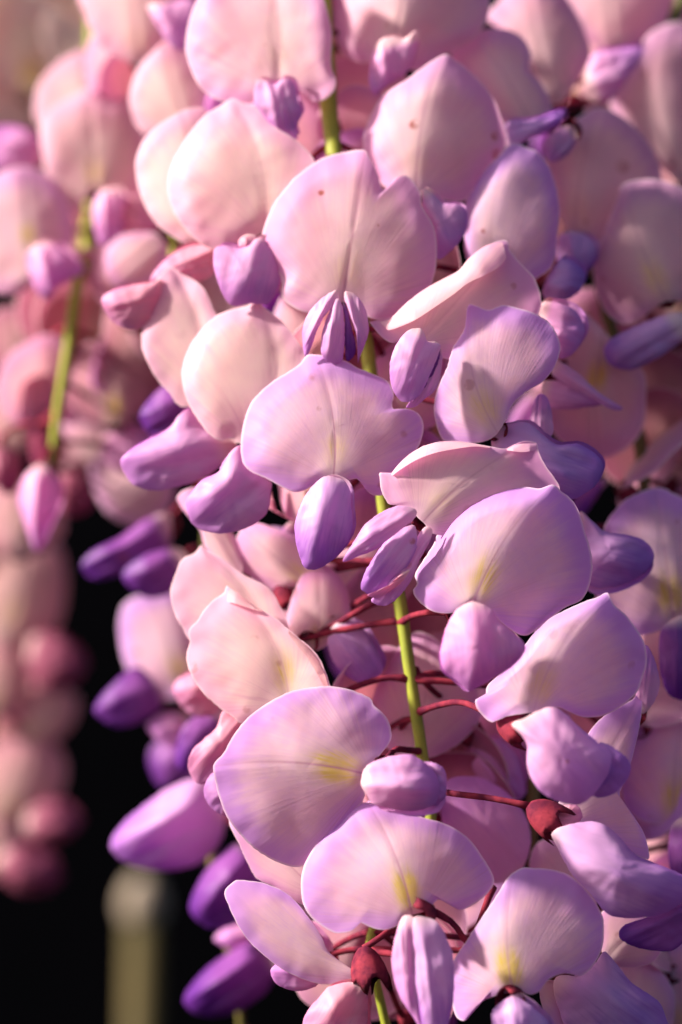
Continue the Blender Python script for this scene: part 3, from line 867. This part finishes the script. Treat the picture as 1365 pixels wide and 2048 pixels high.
# ------------------------------------------------------------------ shaded racemes on the right
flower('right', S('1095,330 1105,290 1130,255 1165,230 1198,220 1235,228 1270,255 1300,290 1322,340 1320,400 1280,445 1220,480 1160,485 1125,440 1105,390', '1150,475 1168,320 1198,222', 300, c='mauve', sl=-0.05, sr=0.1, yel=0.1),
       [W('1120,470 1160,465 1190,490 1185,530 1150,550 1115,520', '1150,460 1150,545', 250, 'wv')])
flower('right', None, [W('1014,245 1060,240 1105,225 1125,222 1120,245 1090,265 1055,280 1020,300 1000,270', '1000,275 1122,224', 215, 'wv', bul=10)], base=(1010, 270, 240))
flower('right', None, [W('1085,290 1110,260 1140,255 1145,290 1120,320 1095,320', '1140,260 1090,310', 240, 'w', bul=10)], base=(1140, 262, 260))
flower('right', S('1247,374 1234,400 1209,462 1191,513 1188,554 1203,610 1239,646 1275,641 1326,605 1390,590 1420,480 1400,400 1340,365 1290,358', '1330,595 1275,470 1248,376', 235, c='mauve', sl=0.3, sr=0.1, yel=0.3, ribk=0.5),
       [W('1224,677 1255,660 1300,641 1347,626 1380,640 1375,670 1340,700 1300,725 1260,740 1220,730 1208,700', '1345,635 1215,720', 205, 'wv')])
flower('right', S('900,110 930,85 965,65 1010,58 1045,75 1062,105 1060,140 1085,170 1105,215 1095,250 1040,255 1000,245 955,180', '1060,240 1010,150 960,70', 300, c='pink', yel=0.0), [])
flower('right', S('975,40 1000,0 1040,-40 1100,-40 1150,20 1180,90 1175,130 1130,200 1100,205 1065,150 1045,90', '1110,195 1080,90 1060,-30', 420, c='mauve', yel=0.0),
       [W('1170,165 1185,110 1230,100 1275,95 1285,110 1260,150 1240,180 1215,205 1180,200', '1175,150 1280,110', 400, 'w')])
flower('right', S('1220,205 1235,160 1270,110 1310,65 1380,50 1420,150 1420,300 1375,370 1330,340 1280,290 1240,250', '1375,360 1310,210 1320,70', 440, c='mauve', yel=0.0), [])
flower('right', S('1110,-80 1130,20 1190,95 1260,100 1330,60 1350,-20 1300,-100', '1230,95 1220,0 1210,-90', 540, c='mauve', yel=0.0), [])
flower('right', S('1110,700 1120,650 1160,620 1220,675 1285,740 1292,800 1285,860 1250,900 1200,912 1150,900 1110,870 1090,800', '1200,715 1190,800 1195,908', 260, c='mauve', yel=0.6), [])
flower('right', None, [W('1111,720 1152,743 1199,785 1246,814 1229,820 1194,804 1152,780 1105,750', '1105,730 1240,818', 130, 'w', far=None, bul=10, spk=0),
                       W('1085,765 1129,764 1170,787 1205,808 1170,815 1129,819 1095,811', '1090,785 1205,808', 145, 'wp', far=None, bul=14, spk=0)], base=(1100, 745, 165))
flower('right', None, [W('1158,1025 1182,1039 1211,1063 1252,1069 1287,1080 1308,1104 1305,1127 1281,1151 1246,1168 1217,1174 1175,1168 1145,1100', '1150,1070 1308,1110', 30, 'wv', far=(0, 14), spk=0)], base=(1150, 1075, 60))
flower('edge', S('1314,981 1258,995 1229,1022 1211,1051 1200,1100 1190,1160 1200,1220 1250,1270 1310,1265 1345,1245 1400,1210 1420,1100 1400,1020 1355,990', '1348,1240 1328,1090 1313,984', 150, c='lilac', yel=0.7, sl=-0.05, sr=0.1),
       [W('1320,1270 1345,1240 1375,1235 1400,1300 1390,1390 1345,1395 1322,1350', '1355,1240 1360,1390', 100, 'wd')])
flower('edge', S('1245,1560 1255,1500 1280,1450 1320,1415 1370,1395 1420,1450 1420,1600 1370,1640 1330,1650 1280,1640 1250,1610', '1348,1645 1352,1520 1370,1398', 200, c='lilac', yel=0.5),
       [W('1345,1650 1380,1640 1410,1700 1400,1790 1360,1790 1338,1720', '1370,1640 1370,1790', 130, 'wd')])
flower('edge', S('1290,1960 1310,1900 1350,1870 1410,1880 1430,1980 1400,2080 1330,2090 1295,2040', '1380,2080 1360,1980 1350,1875', 200, c='lilac', yel=0.3), [])
flower('lower', S('1060,1740 1080,1690 1130,1680 1180,1720 1200,1790 1160,1830 1100,1810', '1180,1820 1120,1750 1075,1695', 100, c='mauve', yel=0.0), [])
flower('lower', S('1190,1930 1230,1900 1300,1920 1350,1990 1330,2080 1250,2100 1190,2040', '1250,2095 1260,2010 1260,1910', 130, c='pink', yel=0.0), [])

# ------------------------------------------------------------------ blurred racemes on the left
flower('left', S('-60,400 0,345 60,340 110,365 140,420 148,470 130,510 85,535 60,575 20,590 -40,560', '58,500 55,420 50,345', 560, c='pink', yel=0.45),
       [W('52,515 80,485 110,490 140,510 165,545 140,560 115,575 95,600 70,575', '75,490 110,590', 490, 'wp', ridge=10)])
flower('left', S('80,255 100,220 140,195 180,185 230,200 265,195 288,260 290,340 270,400 220,400 185,385 150,430 110,400 90,330', '190,385 188,290 182,188', 610, c='cream', yel=0.3, sl=-0.1),
       [W('185,420 200,385 235,375 250,400 245,440 240,480 205,490 190,460', '215,380 215,490', 530, 'wp'),
        W('220,420 250,390 290,400 320,430 310,475 270,480 235,465', '225,410 315,460', 550, 'wr', far=None)])
flower('left', None, [W('-20,260 40,255 85,290 80,330 30,345 -20,330', '85,320 -20,290', 660, 'wp')], base=(85, 310, 680))
flower('left', S('70,200 90,150 140,110 190,105 240,130 270,170 260,230 150,260 80,250', '180,255 175,180 170,108', 720, c='cream', yel=0.1), [])
flower('left', None, [W('75,1105 52,1050 38,1000 52,950 85,930 115,960 120,1010 98,1060', '88,935 76,1100', 575, 'wp', bul=30)], base=(90, 925, 590), cal=(26, 40, (0, 40, 0)), ped=[(108, 890, 600), (96, 905, 595), (90, 925, 590)])
flower('left', None, [W('-15,960 -30,920 -5,895 30,910 40,950 20,990', '5,890 5,985', 620, 'wk', bul=24)], base=(5, 890, 640), cal=(28, 40, (0, 40, 0)))
flower('left', S('-30,660 10,620 80,630 110,690 70,740 0,740', '40,735 35,690 30,625', 780, c='shade_pink', yel=0.0), [W('30,740 80,730 110,780 90,850 50,860 25,800', '60,735 70,855', 720, 'wr')])
flower('left', S('130,760 180,690 260,680 305,720 315,800 240,850 160,830', '230,845 225,770 215,685', 650, c='shade_pink', yel=0.5), [])
flower('left', S('180,930 240,900 320,920 350,980 320,1040 260,1050 210,1010', '320,920 270,980 220,1010', 700, c='pink', yel=0.0), [])
flower('left', None, [W('100,960 150,930 190,970 180,1020 130,1030', '110,950 180,1020', 760, 'wk')], base=(110, 950, 780))
flower('upper', S('260,190 275,140 310,100 340,85 380,110 410,150 420,210 380,250 330,285 285,265 265,230', '390,270 350,180 335,90', 430, c='cream', yel=0.0), [])
flower('upper', S('160,-40 170,30 200,90 250,120 290,130 330,90 370,30 380,-60 280,-110', '285,128 270,20 265,-100', 520, c='cream', yel=0.1),
       [W('295,10 340,5 375,0 400,20 385,60 370,100 345,92 320,60', '320,5 368,98', 440, 'w')])
flower('upper', S('210,510 245,470 320,470 335,530 285,575 230,565', '320,480 270,520 225,560', 470, c='pink', yel=0.0), [])
flower('upper', S('220,600 300,590 350,660 340,780 270,800 210,720', '330,600 280,690 250,790', 640, c='shade_pink', yel=0.3), [])
flower('purple', None, [W('280,830 330,770 370,760 400,810 380,850 320,880', '395,780 285,850', 380, 'wd')], base=(398, 780, 410))
flower('purple', None, [W('165,1125 190,1100 240,1075 290,1040 330,1030 335,1090 300,1120 250,1145 200,1160 172,1150', '335,1050 168,1135', 540, 'wd')], base=(338, 1050, 560))
flower('purple', None, [W('245,1150 290,1110 340,1100 365,1120 360,1170 320,1195 280,1190', '360,1120 250,1170', 500, 'wd')], base=(365, 1125, 520))
flower('purple', S('240,1230 260,1200 310,1190 380,1180 420,1300 400,1380 340,1400 290,1390 255,1340 240,1280', '370,1370 340,1290 310,1195', 620, c='lilac', yel=0.4),
       [W('190,1415 225,1370 270,1340 310,1370 330,1400 290,1440 240,1455 205,1440', '325,1370 195,1420', 560, 'wd')])
flower('purple', None, [W('345,1380 370,1350 410,1350 440,1400 430,1430 380,1428', '435,1360 350,1400', 300, 'wr')], base=(440, 1365, 320))
flower('purple', None, [W('295,1450 330,1430 370,1440 372,1480 345,1495 310,1475', '370,1440 310,1475', 560, 'wp')], base=(375, 1440, 580))
flower('purple', None, [W('370,1450 420,1420 445,1430 435,1480 400,1530 360,1540 352,1500', '440,1430 360,1535', 420, 'wd')], base=(442, 1425, 440))
flower('purple', None, [W('222,1695 240,1655 290,1610 350,1570 410,1560 445,1620 435,1690 390,1730 320,1742 260,1730', '435,1590 225,1700', 470, 'wv', bul=60)], base=(440, 1595, 500))
flower('purple', None, [W('380,1820 400,1760 440,1710 480,1690 525,1740 515,1820 470,1850 420,1857', '510,1700 385,1840', 420, 'wd', bul=40)], base=(515, 1700, 450))
flower('purple', None, [W('368,2000 400,1950 450,1910 510,1885 550,1930 525,1990 460,2030 400,2032', '540,1900 370,2010', 450, 'wd', bul=44)], base=(545, 1900, 480))
flower('purple', None, [W('430,1880 470,1850 530,1850 550,1880 500,1910', '545,1860 435,1885', 480, 'wp')], base=(548, 1860, 500))
flower('far', S('-10,1050 60,1040 120,1100 132,1180 112,1260 60,1290 -20,1280 -60,1150', '10,1270 40,1160 60,1045', 1300, c='rose', yel=0.2),
       [W('60,1280 110,1270 168,1320 150,1365 100,1385 60,1350', '60,1290 165,1330', 1260, 'wk')])
flower('far', S('-40,1290 20,1290 60,1340 50,1410 -10,1430 -60,1390', '-20,1425 0,1360 10,1295', 1290, c='rose'), [])
flower('far', S('40,1400 100,1370 150,1400 142,1450 100,1485 50,1470', '50,1475 95,1430 130,1390', 1310, c='rose'), [])
flower('far', S('-50,1500 20,1480 90,1480 132,1530 112,1600 50,1640 -30,1630', '0,1635 40,1560 60,1485', 1300, c='rose', yel=0.2),
       [W('60,1620 110,1600 158,1640 140,1672 90,1692 50,1660', '55,1630 155,1650', 1250, 'wk')])
flower('far', S('-60,1640 10,1630 50,1670 50,1730 0,1760 -60,1740', '-40,1750 0,1690 20,1635', 1300, c='rose'),
       [W('-10,1720 50,1690 100,1720 118,1760 90,1785 30,1780', '0,1710 115,1760', 1260, 'wk')])
flower('pale', S('-40,60 10,-20 90,-10 140,60 130,150 60,190 -20,160', '60,190 60,80 50,-20', 1200, c='straw', yel=0.6), [])
flower('pale', S('-60,180 0,150 70,180 90,260 20,300 -60,280', '20,295 15,220 5,155', 1220, c='straw', yel=0.3), [])
flower('pale', S('100,40 150,10 200,40 200,100 150,130 105,100', '150,125 150,70 150,12', 1300, c='straw', yel=0.0), [])


flower('left', S('60,640 110,600 190,600 230,660 210,730 140,750 80,720', '150,745 150,680 150,605', 760, c='shade_pink', yel=0.2), [])
flower('left', S('100,880 150,830 230,840 270,900 230,960 160,970 110,940', '190,965 185,900 180,835', 800, c='mauve', yel=0.0), [W('200,880 260,850 310,880 320,930 270,950 220,930', '205,870 315,930', 690, 'wp')])
flower('left', S('-40,1000 30,960 110,990 130,1060 80,1110 0,1110 -50,1060', '40,1105 40,1040 40,965', 900, c='rose', yel=0.0), [])
flower('left', S('-30,800 20,760 80,790 90,860 40,900 -20,880', '30,895 30,830 25,765', 820, c='rose', yel=0.1), [])
flower('left', None, [W('140,770 190,740 240,770 250,830 200,850 150,830', '150,750 245,830', 760, 'wp')], base=(150, 750, 790))
flower('purple', None, [W('300,1500 350,1470 400,1500 410,1560 360,1590 310,1560', '400,1490 310,1570', 700, 'wd')], base=(402, 1490, 720))

# ------------------------------------------------------------------ the far sides of the racemes
TPL = []
OUT = '-10,4 -60,14 -120,-10 -150,-70 -150,-140 -110,-205 -50,-240 0,-248 50,-240 110,-205 150,-140 150,-70 120,-10 60,14 10,4'
for i in range(4):
    v, f, a = banner(pts(OUT), [(0, 0), (random.uniform(-8, 8), -120), (0, -248)], 0, tu=0.35, sl=0.25, sr=0.25, bul=26, curl=24, n=48, rings=9, seed=i * 5.1 + 2, fmap=flat_map)
    m_std = new_mesh('standard_petal', v, f, M_STD, a)
    ws = []
    for sg in (-1, 1):
        oo = [(sg * x + sg * 8, y) for x, y in pts('0,-8 26,10 40,55 44,100 30,150 6,172 -6,150 -8,90 -6,30')]
        v, f, a = wing(oo, [(0, 0), (sg * 10, 170)], -40, bul=24, n=32, rings=7, seed=i + sg, tu=-0.25, fmap=flat_map)
        ws.append(new_mesh('wing_petal', v, f, M_WING, a))
    path = bez(Vector((0, 260, 60)) * K, Vector((0, 180, 70)) * K, Vector((0, 120, 20)) * K, Vector((0, 50, 0)), 9)
    path = [Vector((0, 250, 70)) * K, Vector((0, 190, 62)) * K, Vector((0, 130, 40)) * K, Vector((0, 80, 12)) * K, Vector((0, 46, 0)) * K]
    g = merge(tube(path, [9 * K, 7.5 * K, 7.5 * K, 8 * K, 9 * K], 8), calyx_geo(Vector((0, 48, 0)) * K, Vector((0, -1, -0.1)), 26 * K, 46 * K, 14, seed=i))
    TPL.append((new_mesh('flower', g[0], g[1], M_PED), m_std, ws))


def far_side(key, y0, y1, count, az, cs, wc, size=(0.75, 1.0)):
    """copies of whole flowers set round the stem; az = range of azimuths (0 = towards the viewer, 180 = away)"""
    R = RAC[key]
    sc = 1 + R['loc'].y / K / DIST
    za, zb = Z0 + (1024 - y0) * sc * K, Z0 + (1024 - y1) * sc * K
    for i in range(count):
        z = za + (zb - za) * (i + random.random()) / count
        q = min(R['P'], key=lambda p: abs(p.z - z))
        th = math.radians(random.uniform(*az))
        out = Vector((math.sin(th), -math.cos(th), 0))
        s = random.uniform(*size)
        fm, sm, ws = random.choice(TPL)
        rot = Matrix.Rotation(math.atan2(out.x, -out.y), 4, 'Z') @ Matrix.Rotation(math.radians(random.uniform(-25, 20)), 4, 'X') @ Matrix.Rotation(math.radians(random.uniform(-25, 25)), 4, 'Y')
        fl = link('flower', fm, R['root'])
        start = rot.to_3x3() @ (Vector((0, 250, 70)) * K * s)
        fl.location = q - R['loc'] - start
        fl.rotation_euler = rot.to_euler()
        fl.scale = (s, s, s)
        o = link('standard_petal', sm, fl)
        c = C[random.choice(cs)]
        o['tint'], o['edge'], o['yellow'], o['rib'], o['speck'] = c[0], c[1], random.uniform(0, 0.5), 0.4, 0.2
        for w in ws:
            o = link('wing_petal', w, fl)
            c = C[random.choice(wc)]
            o['tint'], o['edge'], o['speck'] = c[0], c[1], 0.1


far_side('main', 0, 1950, 30, (130, 230), ['mauve', 'shade_pink', 'lilac'], ['w', 'wr', 'wd'])  # darker sets put the shade behind the front flowers into petal colour
far_side('right', -60, 1000, 10, (120, 240), ['mauve', 'pink', 'shade_pink'], ['w', 'wv', 'wk'])
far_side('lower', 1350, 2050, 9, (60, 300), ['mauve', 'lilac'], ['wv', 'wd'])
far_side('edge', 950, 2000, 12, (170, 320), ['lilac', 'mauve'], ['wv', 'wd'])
far_side('left', 350, 850, 6, (160, 200), ['shade_pink', 'mauve'], ['wr', 'wk'])  # dark sets stand in for the shade on these flowers
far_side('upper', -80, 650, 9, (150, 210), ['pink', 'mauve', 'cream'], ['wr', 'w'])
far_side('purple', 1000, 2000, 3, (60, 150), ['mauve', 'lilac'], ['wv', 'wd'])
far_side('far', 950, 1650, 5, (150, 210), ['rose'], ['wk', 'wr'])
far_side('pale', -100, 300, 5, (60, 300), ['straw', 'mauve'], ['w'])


# ------------------------------------------------------------------ background
def backdrop():  # added dark sheet, hides the bright sky behind the blossom
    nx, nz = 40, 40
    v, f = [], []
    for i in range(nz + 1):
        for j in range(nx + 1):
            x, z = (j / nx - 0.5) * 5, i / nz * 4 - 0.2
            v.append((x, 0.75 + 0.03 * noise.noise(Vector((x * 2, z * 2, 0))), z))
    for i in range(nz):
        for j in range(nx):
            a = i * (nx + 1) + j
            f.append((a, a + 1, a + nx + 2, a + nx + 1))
    o = link('dark_backdrop', new_mesh('dark_backdrop', v, f, M_BACKDROP))
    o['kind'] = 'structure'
    o['label'] = 'dark sheet added behind the blossom in place of the shaded garden'


backdrop()


def stake():
    top = at(304, 1830, 2600)
    root = bpy.data.objects.new('garden_stake', None)
    COL.objects.link(root)
    root.empty_display_size = 0.01
    root.location = (top.x, top.y, 0)
    root['label'] = 'olive wooden stake with a pale rounded cap, blurred against the dark backdrop'
    root['category'] = 'stake'
    h = top.z
    n = 24
    P = [Vector((0.003 * math.sin(i * 0.5), 0, h * i / n)) for i in range(n + 1)]
    v, f = tube(P, [50 * K * (1 + 0.06 * math.sin(i * 1.7)) for i in range(n + 1)], 14)
    link('post', new_mesh('post', v, f, M_STAKE), root)
    P = [Vector((P[-1].x, 0, h + dz * K)) for dz in (-18, 0, 30, 64, 92, 110, 118)]
    v, f = tube(P, [54 * K, 60 * K, 64 * K, 58 * K, 44 * K, 26 * K, 8 * K], 16)
    link('cap', new_mesh('cap', v, f, M_CAP), root)


stake()
